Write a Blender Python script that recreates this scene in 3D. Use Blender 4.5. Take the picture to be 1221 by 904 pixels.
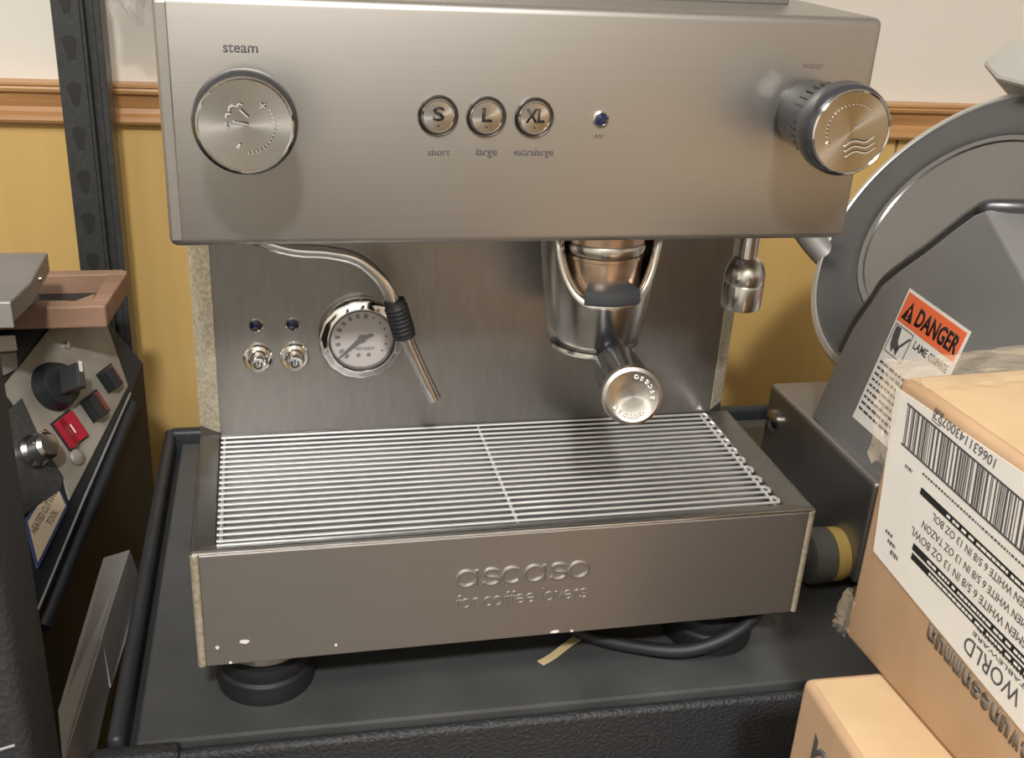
import bpy, bmesh, math, random
from mathutils import Vector, Matrix

random.seed(7)
for o in list(bpy.data.objects):
    bpy.data.objects.remove(o)
scene = bpy.context.scene
col = scene.collection
PI = math.pi

# ------------------------------------------------------------------ camera
cam_d = bpy.data.cameras.new('camera')
cam = bpy.data.objects.new('camera', cam_d)
col.objects.link(cam)
cam_d.sensor_fit = 'HORIZONTAL'
cam_d.sensor_width = 36.0
cam_d.lens = 1297.42 / 1221.0 * 36.0
cam_d.clip_start = 0.02
_r = Vector((0.97510, -0.21520, 0.05430))
_d = Vector((-0.03960, -0.40960, -0.91140))
_f = Vector((0.21830, 0.88650, -0.40790))
_f.normalize()
_r = (_r - _f * _r.dot(_f)).normalized()
_u = _r.cross(_f)
cam.matrix_world = Matrix(((_r.x, _u.x, -_f.x, 0.0441), (_r.y, _u.y, -_f.y, -0.5291),
                           (_r.z, _u.z, -_f.z, 1.2411), (0, 0, 0, 1)))
scene.camera = cam

# ------------------------------------------------------------------ world, lamps, exposure
world = bpy.data.worlds.new('world')
scene.world = world
world.use_nodes = True
world.node_tree.nodes['Background'].inputs[0].default_value = (1.0, 0.96, 0.9, 1)
world.node_tree.nodes['Background'].inputs[1].default_value = 0.25
scene.view_settings.view_transform = 'Standard'
scene.view_settings.look = 'None'
scene.view_settings.gamma = 1.0
scene.view_settings.use_curve_mapping = False
scene.view_settings.exposure = -0.16


def area_lamp(name, loc, target, sx, sy, power, color):
    d = bpy.data.lights.new(name, 'AREA')
    d.shape = 'RECTANGLE'
    d.size, d.size_y, d.energy, d.color = sx, sy, power, color
    o = bpy.data.objects.new(name, d)
    col.objects.link(o)
    o.location = loc
    o.rotation_euler = (Vector(target) - Vector(loc)).to_track_quat('-Z', 'Y').to_euler()
    return o


KEY = (-0.05, -1.55, 2.50)
FILL = (-0.75, -0.95, 2.50)  # added fill light, no known fixture here
area_lamp('ceiling_lamp_light', (KEY[0], KEY[1], 2.47), (KEY[0], KEY[1], 0), 0.17, 0.17, 62, (1.0, 0.97, 0.935))
area_lamp('fill_panel_light', (FILL[0], FILL[1], 2.47), (FILL[0], FILL[1], 0), 1.1, 0.5, 29, (1.0, 0.98, 0.95))


# ------------------------------------------------------------------ materials
def new_mat(name):
    m = bpy.data.materials.new(name)
    m.use_nodes = True
    return m, m.node_tree.nodes, m.node_tree.links, m.node_tree.nodes['Principled BSDF']


def mat(name, color, rough=0.5, metal=0.0, spec=0.5, var=0.0, scale=(30, 30, 30), bump=0.0, bscale=None,
        color2=None, coat=0.0, detail=3.0, dist=0.001):
    m, N, Lk, b = new_mat(name)
    b.inputs['Base Color'].default_value = (*color, 1)
    b.inputs['Roughness'].default_value = rough
    b.inputs['Metallic'].default_value = metal
    b.inputs['Specular IOR Level'].default_value = spec
    b.inputs['Coat Weight'].default_value = coat
    tc = N.new('ShaderNodeTexCoord')
    if var > 0 or color2:
        mp = N.new('ShaderNodeMapping'); mp.inputs['Scale'].default_value = scale
        nz = N.new('ShaderNodeTexNoise'); nz.inputs['Scale'].default_value = 1.0; nz.inputs['Detail'].default_value = detail
        rp = N.new('ShaderNodeValToRGB')
        c2 = color2 or tuple(max(0, c * (1 - var)) for c in color)
        c1 = color if color2 else tuple(min(1, c * (1 + var * 0.6)) for c in color)
        rp.color_ramp.elements[0].position = 0.34; rp.color_ramp.elements[0].color = (*c2, 1)
        rp.color_ramp.elements[1].position = 0.66; rp.color_ramp.elements[1].color = (*c1, 1)
        Lk.new(tc.outputs['Object'], mp.inputs[0]); Lk.new(mp.outputs[0], nz.inputs['Vector'])
        Lk.new(nz.outputs['Fac'], rp.inputs[0]); Lk.new(rp.outputs[0], b.inputs['Base Color'])
    if bump > 0:
        mp = N.new('ShaderNodeMapping'); mp.inputs['Scale'].default_value = bscale or scale
        nz = N.new('ShaderNodeTexNoise'); nz.inputs['Scale'].default_value = 1.0; nz.inputs['Detail'].default_value = 4.0
        bp = N.new('ShaderNodeBump'); bp.inputs['Strength'].default_value = bump; bp.inputs['Distance'].default_value = dist
        Lk.new(tc.outputs['Object'], mp.inputs[0]); Lk.new(mp.outputs[0], nz.inputs['Vector'])
        Lk.new(nz.outputs['Fac'], bp.inputs['Height']); Lk.new(bp.outputs[0], b.inputs['Normal'])
    return m


def radial_metal(name, color, rough):
    m, N, Lk, b = new_mat(name)
    b.inputs['Base Color'].default_value = (*color, 1)
    b.inputs['Metallic'].default_value = 1.0
    b.inputs['Roughness'].default_value = rough
    b.inputs['Anisotropic'].default_value = 0.85
    t = N.new('ShaderNodeTangent'); t.direction_type = 'RADIAL'; t.axis = 'Y'
    Lk.new(t.outputs[0], b.inputs['Tangent'])
    return m


M = {}
M['steel'] = mat('brushed_steel', (0.455, 0.435, 0.41), 0.425, 0.93, var=0.03, scale=(9, 9, 1500), bump=0.05, bscale=(14, 14, 1900), dist=0.0003)
M['steel_back'] = mat('scuffed_steel', (0.37, 0.355, 0.335), 0.33, 0.95, var=0.05, scale=(300, 300, 60), bump=0.05, bscale=(260, 260, 40), dist=0.0004)
M['steel_rim'] = mat('tray_steel', (0.17, 0.168, 0.16), 0.36, 0.9, var=0.12, scale=(60, 60, 60))
M['chrome'] = mat('chrome', (0.80, 0.78, 0.75), 0.10, 1.0)
M['chrome_soft'] = mat('satin_chrome', (0.66, 0.64, 0.61), 0.22, 1.0, var=0.12, scale=(80, 80, 80))
M['wire'] = mat('bright_wire', (0.86, 0.86, 0.85), 0.30, 0.75)
M['cap'] = radial_metal('turned_metal', (0.56, 0.53, 0.49), 0.26)
M['knob_black'] = mat('black_gloss_plastic', (0.022, 0.025, 0.030), 0.16, 0.0, 0.7)
M['rubber'] = mat('black_rubber', (0.014, 0.015, 0.017), 0.55, bump=0.1, scale=(300, 300, 300))
M['ring_dark'] = mat('dark_ring', (0.035, 0.037, 0.042), 0.20, 0.0, 0.7)
M['button_ring'] = mat('button_ring', (0.22, 0.21, 0.20), 0.25, 1.0)
M['ink'] = mat('black_ink', (0.012, 0.012, 0.014), 0.5)
M['ink_grey'] = mat('grey_ink', (0.09, 0.085, 0.09), 0.6)
M['ink_faded'] = mat('faded_ink', (0.16, 0.13, 0.11), 0.6)
M['blue_lens'] = mat('blue_lens', (0.010, 0.016, 0.05), 0.15, coat=0.3)
M['dial'] = mat('dial_white', (0.62, 0.58, 0.56), 0.5)
M['dial_rim'] = mat('dial_inner_rim', (0.10, 0.09, 0.09), 0.3, 0.6)
M['copper'] = mat('coffee_stained_steel', (0.78, 0.61, 0.46), 0.26, 0.9, color2=(0.58, 0.42, 0.30), scale=(90, 90, 60))
M['dark_void'] = mat('dark_recess', (0.012, 0.011, 0.010), 0.6)
M['tab'] = mat('dark_grey_tab', (0.045, 0.048, 0.052), 0.38)
M['pan'] = mat('drip_pan_steel', (0.25, 0.25, 0.25), 0.45, 0.8, var=0.15, scale=(90, 90, 90))
M['fleck'] = mat('pale_scuff', (0.80, 0.76, 0.70), 0.5)
M['cart'] = mat('charcoal_plastic', (0.064, 0.066, 0.066), 0.46, 0.0, 0.5, var=0.25, scale=(14, 14, 14), bump=0.15, bscale=(700, 700, 700), dist=0.0004)
M['cart_tex'] = mat('textured_black_plastic', (0.020, 0.021, 0.023), 0.50, 0.0, 0.5, bump=0.9, bscale=(420, 420, 420), dist=0.0016)
M['cart_rim'] = mat('black_rim_plastic', (0.026, 0.029, 0.033), 0.42, bump=0.4, bscale=(300, 300, 300), dist=0.0008)
M['strip'] = mat('kraft_paper_strip', (0.56, 0.44, 0.24), 0.7)
M['wall_white'] = mat('cream_white_paint', (0.76, 0.72, 0.65), 0.75, var=0.04, scale=(3, 3, 3), bump=0.05, bscale=(60, 60, 60))
M['wall_yellow'] = mat('golden_wall_panel', (0.70, 0.475, 0.175), 0.50, color2=(0.62, 0.41, 0.14), scale=(22, 22, 1.2), detail=4)
M['wood'] = mat('honey_pine_moulding', (0.62, 0.36, 0.16), 0.42, color2=(0.42, 0.215, 0.085), scale=(2.5, 60, 90), detail=5)
M['post'] = mat('dark_grey_steel', (0.060, 0.062, 0.062), 0.42, 0.3, bump=0.1, scale=(200, 200, 200), var=0.2)
M['post_dark'] = mat('slot_dark', (0.018, 0.018, 0.018), 0.6)
M['floor'] = mat('brown_quarry_tile', (0.095, 0.085, 0.077), 0.55, var=0.2, scale=(9, 9, 9))
M['ceiling'] = mat('ceiling_white', (0.78, 0.76, 0.72), 0.9, var=0.03, scale=(5, 5, 5))
M['door_grey'] = mat('grey_door_paint', (0.40, 0.40, 0.395), 0.5, var=0.03, scale=(4, 4, 4))
M['alu'] = mat('anodised_aluminium', (0.34, 0.34, 0.345), 0.36, 0.55, var=0.08, scale=(14, 14, 14))
M['alu_light'] = mat('pale_cast_aluminium', (0.66, 0.65, 0.62), 0.42, 0.7, var=0.08, scale=(20, 20, 20))
M['alu_dark'] = mat('dark_aluminium', (0.15, 0.155, 0.165), 0.34, 0.85, var=0.1, scale=(16, 16, 16))
M['alu_base'] = mat('slicer_base_metal', (0.30, 0.29, 0.28), 0.40, 0.85, var=0.1, scale=(16, 16, 16))
M['blade'] = mat('polished_blade', (0.27, 0.27, 0.275), 0.24, 0.95, var=0.06, scale=(12, 12, 12))
M['plastic_beige'] = mat('pale_grey_plastic', (0.50, 0.49, 0.45), 0.45, var=0.05, scale=(20, 20, 20))
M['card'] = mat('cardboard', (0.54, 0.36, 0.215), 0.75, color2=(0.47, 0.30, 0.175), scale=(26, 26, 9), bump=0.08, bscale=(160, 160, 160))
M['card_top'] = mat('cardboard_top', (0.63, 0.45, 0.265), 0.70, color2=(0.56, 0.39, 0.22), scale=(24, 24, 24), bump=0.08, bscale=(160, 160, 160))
M['card_edge'] = mat('cardboard_edge', (0.50, 0.32, 0.18), 0.8, var=0.15, scale=(60, 60, 60))
M['paper'] = mat('white_paper_label', (0.80, 0.77, 0.71), 0.55, var=0.03, scale=(30, 30, 30))
M['orange'] = mat('danger_orange', (0.85, 0.17, 0.065), 0.45)
M['red'] = mat('red_rocker', (0.36, 0.014, 0.032), 0.35)
M['red_dull'] = mat('dull_red_rocker', (0.33, 0.07, 0.055), 0.40)
M['panel_grey'] = mat('worn_grey_panel', (0.40, 0.38, 0.33), 0.45, 0.25, color2=(0.27, 0.25, 0.21), scale=(26, 26, 26), detail=5)
M['black_case'] = mat('black_leatherette', (0.022, 0.023, 0.025), 0.55, bump=0.8, bscale=(330, 330, 330), dist=0.0012)
M['black_body'] = mat('black_painted_steel', (0.020, 0.023, 0.027), 0.38, var=0.2, scale=(12, 12, 12))
M['wood_frame'] = mat('worn_reddish_pad', (0.35, 0.215, 0.145), 0.6, color2=(0.27, 0.16, 0.105), scale=(14, 50, 50), detail=5)
M['grey_sheet'] = mat('grey_sheet_metal', (0.30, 0.285, 0.275), 0.45, 0.45, var=0.08, scale=(18, 18, 18))
M['tag_cream'] = mat('cream_tag', (0.62, 0.50, 0.36), 0.6)
M['tag_blue'] = mat('blue_border', (0.05, 0.07, 0.17), 0.5)
M['yellow_disc'] = mat('ochre_plastic', (0.62, 0.44, 0.14), 0.5)
M['dial_grey'] = mat('grey_knurled_plastic', (0.12, 0.118, 0.105), 0.6, bump=0.5, bscale=(500, 500, 500))


def film_mat(name, tint, amount):
    m, N, Lk, b = new_mat(name)
    b.inputs['Base Color'].default_value = (*tint, 1)
    b.inputs['Roughness'].default_value = 0.12
    b.inputs['Specular IOR Level'].default_value = 0.8
    tr = N.new('ShaderNodeBsdfTransparent')
    mx = N.new('ShaderNodeMixShader'); mx.inputs[0].default_value = amount
    Lk.new(tr.outputs[0], mx.inputs[1]); Lk.new(b.outputs[0], mx.inputs[2])
    Lk.new(mx.outputs[0], N['Material Output'].inputs['Surface'])
    return m


M['film'] = film_mat('clear_film', (0.70, 0.58, 0.42), 0.16)
M['bag'] = film_mat('clear_bag', (0.62, 0.60, 0.56), 0.40)
M['glass'] = film_mat('gauge_glass', (0.75, 0.72, 0.72), 0.12)
lamp_m, _N, _L, _b = new_mat('lamp_diffuser')
_b.inputs['Base Color'].default_value = (0.9, 0.88, 0.84, 1)
_b.inputs['Emission Color'].default_value = (1.0, 0.95, 0.88, 1)
_b.inputs['Emission Strength'].default_value = 1.5
M['lamp'] = lamp_m


# ------------------------------------------------------------------ geometry helpers (world coordinates unless told otherwise)
def finish(name, bm, m, parent=None, smooth=False, origin=None, local=False):
    bmesh.ops.recalc_face_normals(bm, faces=bm.faces)
    base = Vector((0, 0, 0))
    if parent is not None and not local:
        r = parent
        while r.parent:
            r = r.parent
        base = r.location.copy()
    elif origin is not None:
        base = Vector(origin)
    if base.length:
        bmesh.ops.translate(bm, verts=bm.verts, vec=-base)
    me = bpy.data.meshes.new(name)
    bm.to_mesh(me)
    bm.free()
    o = bpy.data.objects.new(name, me)
    col.objects.link(o)
    ms = m if isinstance(m, (list, tuple)) else [m]
    for k in ms:
        me.materials.append(M[k])
    if smooth:
        for p in me.polygons:
            p.use_smooth = True
        me.set_sharp_from_angle(angle=math.radians(38))
    if parent is not None:
        o.parent = parent
    elif origin is not None:
        o.location = base
    return o


def thing(name, label, cat, loc, rz=0.0, group=None):
    o = bpy.data.objects.new(name, None)
    o.empty_display_size = 0.05
    col.objects.link(o)
    o.location = loc
    o.rotation_euler = (0, 0, rz)
    o['label'] = label
    o['category'] = cat
    if group:
        o['group'] = group
    return o


def tag(o, label, cat, group=None):
    o['label'] = label
    o['category'] = cat
    if group:
        o['group'] = group
    return o


def struct(o):
    o['kind'] = 'structure'
    return o


def B_box(x0, x1, y0, y1, z0, z1, bev=0.0, seg=2, bm=None):
    own = bm is None
    t = bmesh.new()
    bmesh.ops.create_cube(t, size=1)
    for v in t.verts:
        v.co = Vector((x0 + (v.co.x + .5) * (x1 - x0), y0 + (v.co.y + .5) * (y1 - y0), z0 + (v.co.z + .5) * (z1 - z0)))
    if bev > 0:
        bmesh.ops.bevel(t, geom=t.edges[:], offset=bev, segments=seg, profile=0.5, affect='EDGES')
    if own:
        return t
    merge(bm, t)
    return bm


def merge(bm, t):
    me = bpy.data.meshes.new('tmp')
    t.to_mesh(me)
    t.free()
    bm.from_mesh(me)
    bpy.data.meshes.remove(me)


def frame(origin, xax, yax, zax):
    x, y, z = Vector(xax), Vector(yax), Vector(zax)
    return Matrix(((x.x, y.x, z.x, origin[0]), (x.y, y.y, z.y, origin[1]), (x.z, y.z, z.z, origin[2]), (0, 0, 0, 1)))


def axis_frame(origin, axis):
    z = Vector(axis).normalized()
    up = Vector((0, 0, 1)) if abs(z.z) < 0.9 else Vector((1, 0, 0))
    x = up.cross(z).normalized()
    y = z.cross(x)
    return frame(origin, x, y, z)


def B_lathe(profile, mtx, n=40, bm=None, cap0=True, cap1=True, rfun=None, a0=0.0, a1=2 * PI):
    """profile: list of (radius, height); revolved about the local z of mtx"""
    t = bmesh.new()
    full = abs(a1 - a0 - 2 * PI) < 1e-6
    rings = []
    cnt = n if full else n + 1
    for (r, h) in profile:
        ring = []
        for i in range(cnt):
            a = a0 + (a1 - a0) * i / n
            rr = r * (rfun(a, h) if rfun else 1.0)
            ring.append(t.verts.new((rr * math.cos(a), rr * math.sin(a), h)))
        rings.append(ring)
    for k in range(len(rings) - 1):
        for i in range(n):
            j = (i + 1) % cnt
            t.faces.new((rings[k][i], rings[k][j], rings[k + 1][j], rings[k + 1][i]))
    if full:
        if cap0 and profile[0][0] > 1e-6:
            t.faces.new(rings[0][::-1])
        if cap1 and profile[-1][0] > 1e-6:
            t.faces.new(rings[-1])
    bmesh.ops.remove_doubles(t, verts=t.verts, dist=1e-7)
    t.transform(mtx)
    if bm is None:
        return t
    merge(bm, t)
    return bm


def smooth_path(pts, k=6):
    P = [Vector(p) for p in pts]
    out = []
    for i in range(len(P) - 1):
        p0 = P[i - 1] if i > 0 else P[i] * 2 - P[i + 1]
        p1, p2 = P[i], P[i + 1]
        p3 = P[i + 2] if i + 2 < len(P) else P[i + 1] * 2 - P[i]
        for s in range(k):
            t = s / k
            out.append(0.5 * ((2 * p1) + (p2 - p0) * t + (2 * p0 - 5 * p1 + 4 * p2 - p3) * t * t + (3 * p1 - p0 - 3 * p2 + p3) * t ** 3))
    out.append(P[-1])
    return out


def B_tube(pts, r, n=12, bm=None, k=6, closed=False, flat=None):
    """round tube along a path; r may be a function of 0..1; flat=(normal, factor) squashes it"""
    t = bmesh.new()
    P = smooth_path(pts, k) if k > 1 else [Vector(p) for p in pts]
    if closed:
        P = P[:-1] if (P[0] - P[-1]).length < 1e-7 else P
    L = len(P)
    ref = None
    rings = []
    for i, p in enumerate(P):
        if closed:
            d = (P[(i + 1) % L] - P[i - 1]).normalized()
        else:
            d = (P[min(i + 1, L - 1)] - P[max(i - 1, 0)]).normalized()
        if ref is None:
            ref = Vector((0, 0, 1)) if abs(d.z) < 0.9 else Vector((1, 0, 0))
        x = (ref - d * ref.dot(d)).normalized()
        y = d.cross(x)
        ref = x
        rr = r(i / max(1, L - 1)) if callable(r) else r
        rings.append([t.verts.new(p + (x * math.cos(2 * PI * q / n) + y * math.sin(2 * PI * q / n)) * rr) for q in range(n)])
    for i in range(L if closed else L - 1):
        a, b = rings[i], rings[(i + 1) % L]
        for q in range(n):
            t.faces.new((a[q], a[(q + 1) % n], b[(q + 1) % n], b[q]))
    if not closed:
        t.faces.new(rings[0][::-1])
        t.faces.new(rings[-1])
    if bm is None:
        return t
    merge(bm, t)
    return bm


def B_prism(poly, mtx, h0, h1, bev=0.0, bm=None):
    """flat polygon in local xy, extruded h0..h1 along local z"""
    t = bmesh.new()
    a = [t.verts.new((x, y, h0)) for x, y in poly]
    b = [t.verts.new((x, y, h1)) for x, y in poly]
    t.faces.new(a[::-1])
    t.faces.new(b)
    n = len(poly)
    for i in range(n):
        t.faces.new((a[i], a[(i + 1) % n], b[(i + 1) % n], b[i]))
    if bev > 0:
        bmesh.ops.recalc_face_normals(t, faces=t.faces)
        bmesh.ops.bevel(t, geom=[e for e in t.edges], offset=bev, segments=2, profile=0.5, affect='EDGES')
    t.transform(mtx)
    if bm is None:
        return t
    merge(bm, t)
    return bm


def disc(r, n=32, cx=0.0, cy=0.0):
    return [(cx + r * math.cos(2 * PI * i / n), cy + r * math.sin(2 * PI * i / n)) for i in range(n)]


def B_text(s, mtx, width=None, height=None, depth=0.0003, bold=0.0, align='CENTER', bm=None, spacing=1.0):
    """lettering laid in local xy of mtx, scaled to a width or height (metres), centred on its origin"""
    c = bpy.data.curves.new('lettering', 'FONT')
    c.body = s
    c.align_x = 'LEFT'
    c.size = 1.0
    c.offset = bold
    c.space_character = spacing
    c.resolution_u = 3
    o = bpy.data.objects.new('lettering_tmp', c)
    col.objects.link(o)
    dg = bpy.context.evaluated_depsgraph_get()
    dg.update()
    ev = o.evaluated_get(dg)
    me = bpy.data.meshes.new_from_object(ev)
    bpy.data.objects.remove(o)
    t = bmesh.new()
    t.from_mesh(me)
    bpy.data.meshes.remove(me)
    xs = [v.co.x for v in t.verts]
    ys = [v.co.y for v in t.verts]
    x0, x1, y0, y1 = min(xs), max(xs), min(ys), max(ys)
    sx = width / (x1 - x0) if width else None
    sy = height / (y1 - y0) if height else sx
    sx = sx or sy
    cx = {'CENTER': (x0 + x1) / 2, 'LEFT': x0, 'RIGHT': x1}[align]
    for v in t.verts:
        v.co = Vector(((v.co.x - cx) * sx, (v.co.y - (y0 + y1) / 2) * sy, 0))
    if depth > 0:
        r = bmesh.ops.extrude_face_region(t, geom=t.faces[:])
        bmesh.ops.translate(t, verts=[g for g in r['geom'] if isinstance(g, bmesh.types.BMVert)], vec=(0, 0, depth))
    t.transform(mtx)
    if bm is None:
        return t
    merge(bm, t)
    return bm


FRONT = lambda x, y, z: frame((x, y, z), (1, 0, 0), (0, 0, 1), (0, -1, 0))      # a sheet facing -Y


# ------------------------------------------------------------------ the room
WYAW = math.radians(-2.5)


def wall_local(x, y, z):
    """wall frame: x along the wall, y out of the wall into the room is negative"""
    c, s = math.cos(WYAW), math.sin(WYAW)
    return Vector((-0.12 + (x + 0.12) * c - y * s, 0.62 + (x + 0.12) * s + y * c, z))


def wall_box(x0, x1, y0, y1, z0, z1, bev=0.0):
    t = B_box(x0, x1, y0, y1, z0, z1, bev)
    for v in t.verts:
        v.co = wall_local(*v.co)
    return t


struct(finish('wall_back', wall_box(-2.1, 2.3, 0.0, 0.10, 0.0, 2.6), 'wall_white'))
wb = bpy.data.objects['wall_back']
for (a, b) in ((-2.08, -1.68), (-1.677, -0.457), (-0.454, 0.747), (0.750, 1.95)):
    finish('wall_panel', wall_box(a, b, -0.006, 0.0, 0.09, 1.014, 0.0015), 'wall_yellow', wb)
trim = bmesh.new()
prof = [(0.0, 1.0125), (-0.017, 1.0125), (-0.019, 1.0155), (-0.018, 1.020), (-0.012, 1.0225), (-0.0105, 1.027), (-0.0135, 1.036),
        (-0.0145, 1.0405), (-0.019, 1.0425), (-0.020, 1.0455), (-0.019, 1.0475), (-0.021, 1.049), (-0.021, 1.0515), (0.0, 1.0515)]
va = [trim.verts.new(wall_local(-2.05, y, z)) for y, z in prof]
vb = [trim.verts.new(wall_local(2.25, y, z)) for y, z in prof]
for i in range(len(prof)):
    j = (i + 1) % len(prof)
    trim.faces.new((va[i], va[j], vb[j], vb[i]))
trim.faces.new(va)
trim.faces.new(vb[::-1])
struct(finish('trim_1', trim, 'wood'))
struct(finish('floor', B_box(-2.2, 2.4, -2.3, 0.9, -0.06, 0.0), 'floor'))
struct(finish('ceiling', B_box(-2.2, 2.4, -2.3, 0.9, 2.60, 2.66), 'ceiling'))
struct(finish('wall_left', B_box(-2.2, -2.1, -2.3, 0.8, 0.0, 2.6), 'wall_white'))
struct(finish('wall_right', B_box(2.3, 2.4, -2.3, 0.8, 0.0, 2.6), 'wall_white'))
wf = struct(finish('wall_front', B_box(-2.1, 2.3, -2.3, -2.2, 0.0, 2.6), 'wall_white'))
for (a, b) in ((0.62, 1.46), (1.463, 2.30)):
    finish('wall_panel', B_box(a, b, -2.2, -2.19, 0.09, 1.02, 0.002), 'wall_yellow', wf)
wrt = bpy.data.objects['wall_right']
for (a, b) in ((-2.19, -1.40), (-1.397, -0.45), (-0.447, 0.50)):
    finish('wall_panel', B_box(2.29, 2.30, a, b, 0.09, 1.02, 0.002), 'wall_yellow', wrt)
dr = struct(finish('reflector_door', B_box(-0.45, 0.55, -2.2, -2.16, 0.0, 2.05, 0.004), 'door_grey'))  # unseen door, added to give the steel front a grey reflection
finish('reflector_door_handle', B_tube([(0.45, -2.16, 1.0), (0.45, -2.12, 1.0), (0.36, -2.12, 1.0)], 0.009), 'chrome', dr, True)

lt = thing('ceiling_lamp', 'small square ceiling lamp with bright diffuser above the aisle', 'lamp', (KEY[0], KEY[1], 2.48))
finish('lamp_frame', B_box(KEY[0] - .17, KEY[0] + .17, KEY[1] - .17, KEY[1] + .17, 2.49, 2.60, .006), 'ceiling', lt)
finish('diffuser', B_box(KEY[0] - .15, KEY[0] + .15, KEY[1] - .15, KEY[1] + .15, 2.482, 2.492), 'lamp', lt)
lt = thing('fill_panel', 'added fill light panel on the ceiling above the wrapping machine', 'lamp', (FILL[0], FILL[1], 2.48))
finish('lamp_frame', B_box(FILL[0] - .58, FILL[0] + .58, FILL[1] - .28, FILL[1] + .28, 2.49, 2.60, .006), 'ceiling', lt)
finish('diffuser', B_box(FILL[0] - .55, FILL[0] + .55, FILL[1] - .25, FILL[1] + .25, 2.482, 2.492), 'lamp', lt)

# ------------------------------------------------------------------ utility cart (local frame, turned a touch)
cart = thing('utility_cart', 'charcoal plastic utility cart with raised rim carrying the espresso machine', 'cart', (0, 0, 0), math.radians(-1.0))
CX0, CX1, CY0, CY1 = -0.035, 0.95, -0.034, 0.325


def cpart(name, bm, m, smooth=False, par=None):
    return finish(name, bm, m, par or cart, smooth, local=True)


cpart('shelf_top', B_box(CX0, CX1, CY0, CY1, 0.770, 0.800, 0.0015), 'cart')
cpart('shelf_tray', B_box(CX0 - 0.010, CX1 + .010, CY0 + .002, CY1 + .010, 0.74, 0.788), 'cart_rim')
cpart('rim', B_box(CX0 - 0.0150, CX0 - 0.0055, CY0 - 0.002, CY1 + 0.017, 0.72, 0.807, 0.004, 3), 'cart_rim', True)
cpart('rim', B_box(CX1 + 0.0055, CX1 + 0.0150, CY0 - 0.002, CY1 + 0.017, 0.72, 0.807, 0.004, 3), 'cart_rim', True)
cpart('rim', B_box(CX0 - 0.010, CX1 + 0.010, CY1 + 0.005, CY1 + 0.016, 0.72, 0.809, 0.004, 3), 'cart_rim', True)
cpart('apron', B_box(CX0 + 0.012, CX1 - 0.012, CY0 - 0.009, CY0 - 0.0008, 0.60, 0.7965, 0.0035, 3), 'cart_tex', True)
for x in (CX0 - 0.012, CX1 - 0.024):
    cpart('corner_block', B_box(x - 0.012, x + 0.036, CY0 - 0.0125, CY0 - 0.0008, 0.60, 0.8015, 0.003, 3), 'cart_tex', True)
for x in (CX0 + 0.02, CX1 - 0.06):
    for y in (CY0 + 0.01, CY1 - 0.05):
        cpart('leg', B_box(x, x + 0.04, y, y + 0.04, 0.07, 0.745, 0.004), 'cart_rim')
        cpart('caster', B_lathe([(0.012, -.013), (0.035, -.012), (0.035, .012), (0.012, .013)], axis_frame((x + .02, y + .02, 0.035), (1, 0, 0)), 24), 'rubber', True)
cpart('lower_shelf', B_box(CX0, CX1, CY0, CY1, 0.20, 0.24, 0.004), 'cart')

# ------------------------------------------------------------------ espresso machine
W = 0.36
ZH0, ZH1 = 1.075, 1.1924            # head housing
YT, YB = -0.0239, 0.1115            # tray front, back panel
ZT0, ZT1 = 0.841, 0.916             # tray bottom, tray top
mc = thing('espresso_machine', 'brushed stainless steel single group espresso machine with two round knobs', 'espresso machine', (0.18, 0.10, 0.80))
head = finish('head_housing', B_box(0, W, 0, 0.30, ZH0, ZH1, 0.0042, 4), 'steel', mc, True)
finish('cup_tray', B_box(0.03, 0.333, 0.055, 0.285, ZH1 - .001, ZH1 + 0.035, 0.002), 'steel_back', mc)
body = B_prism([(0, 0.124), (0.0135, YB), (W - 0.0135, YB), (W, 0.124), (W, 0.30), (0, 0.30)], Matrix.Identity(4), 0.845, ZH0 + 0.001)
finish('back_panel', body, 'steel_back', mc)
finish('vent_slot', B_box(0.190, 0.206, YB - 0.0006, YB + 0.001, 1.047, 1.0505), 'dark_void', mc)

M['strip_sheen'] = mat('painted_sheen_steel', (0.66, 0.60, 0.47), 0.42, 0.45, color2=(0.44, 0.38, 0.28), scale=(420, 420, 420), detail=2)  # cream tone paints in the bright reflection along the steel corners
for (xa, ya, xb, yb_) in ((0.0004, 0.1237, 0.0131, 0.1118), (W - 0.0131, 0.1118, W - 0.0004, 0.1237)):  # thin overlays on the chamfers, carrying the painted sheen
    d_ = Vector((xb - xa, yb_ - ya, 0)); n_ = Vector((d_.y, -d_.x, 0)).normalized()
    finish('corner_sheen_strip', B_prism([(0, 0.917), (d_.length, 0.917), (d_.length, ZH0), (0, ZH0)], frame((xa, ya, 0), d_.normalized(), (0, 0, 1), n_), -0.0002, 0.0005), 'strip_sheen', mc)
finish('edge_fold', B_box(0.0012, 0.0062, -0.0007, 0.001, ZH0 + .0035, ZH1 - .0035, 0.0005), 'steel', mc)
# drip tray shell with sloped mitred rim
t = bmesh.new()
x0, x1, y0, y1 = 0, W, YT, YB - 0.0003
xi0, xi1, yi0, yi1 = 0.0126, 0.3425, -0.0140, YB - 0.0006
lv = lambda xa, xb, ya, yb, z: [t.verts.new(q) for q in ((xa, ya, z), (xb, ya, z), (xb, yb, z), (xa, yb, z))]
r0 = lv(x0, x1, y0, y1, ZT0)
r1 = lv(x0, x1, y0, y1, ZT1 - 0.0015)
r2 = lv(x0 + .0015, x1 - .0015, y0 + .0015, y1, ZT1)
r3 = lv(xi0, xi1, yi0, yi1, ZT1 - 0.0022)
r4 = lv(xi0, xi1, yi0, yi1, ZT1 - 0.016)
t.faces.new(r0[::-1])
for a, b in ((r0, r1), (r1, r2), (r2, r3), (r3, r4)):
    for i in range(4):
        t.faces.new((a[i], a[(i + 1) % 4], b[(i + 1) % 4], b[i]))
tray = finish('drip_tray', t, 'steel_rim', mc)
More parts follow.
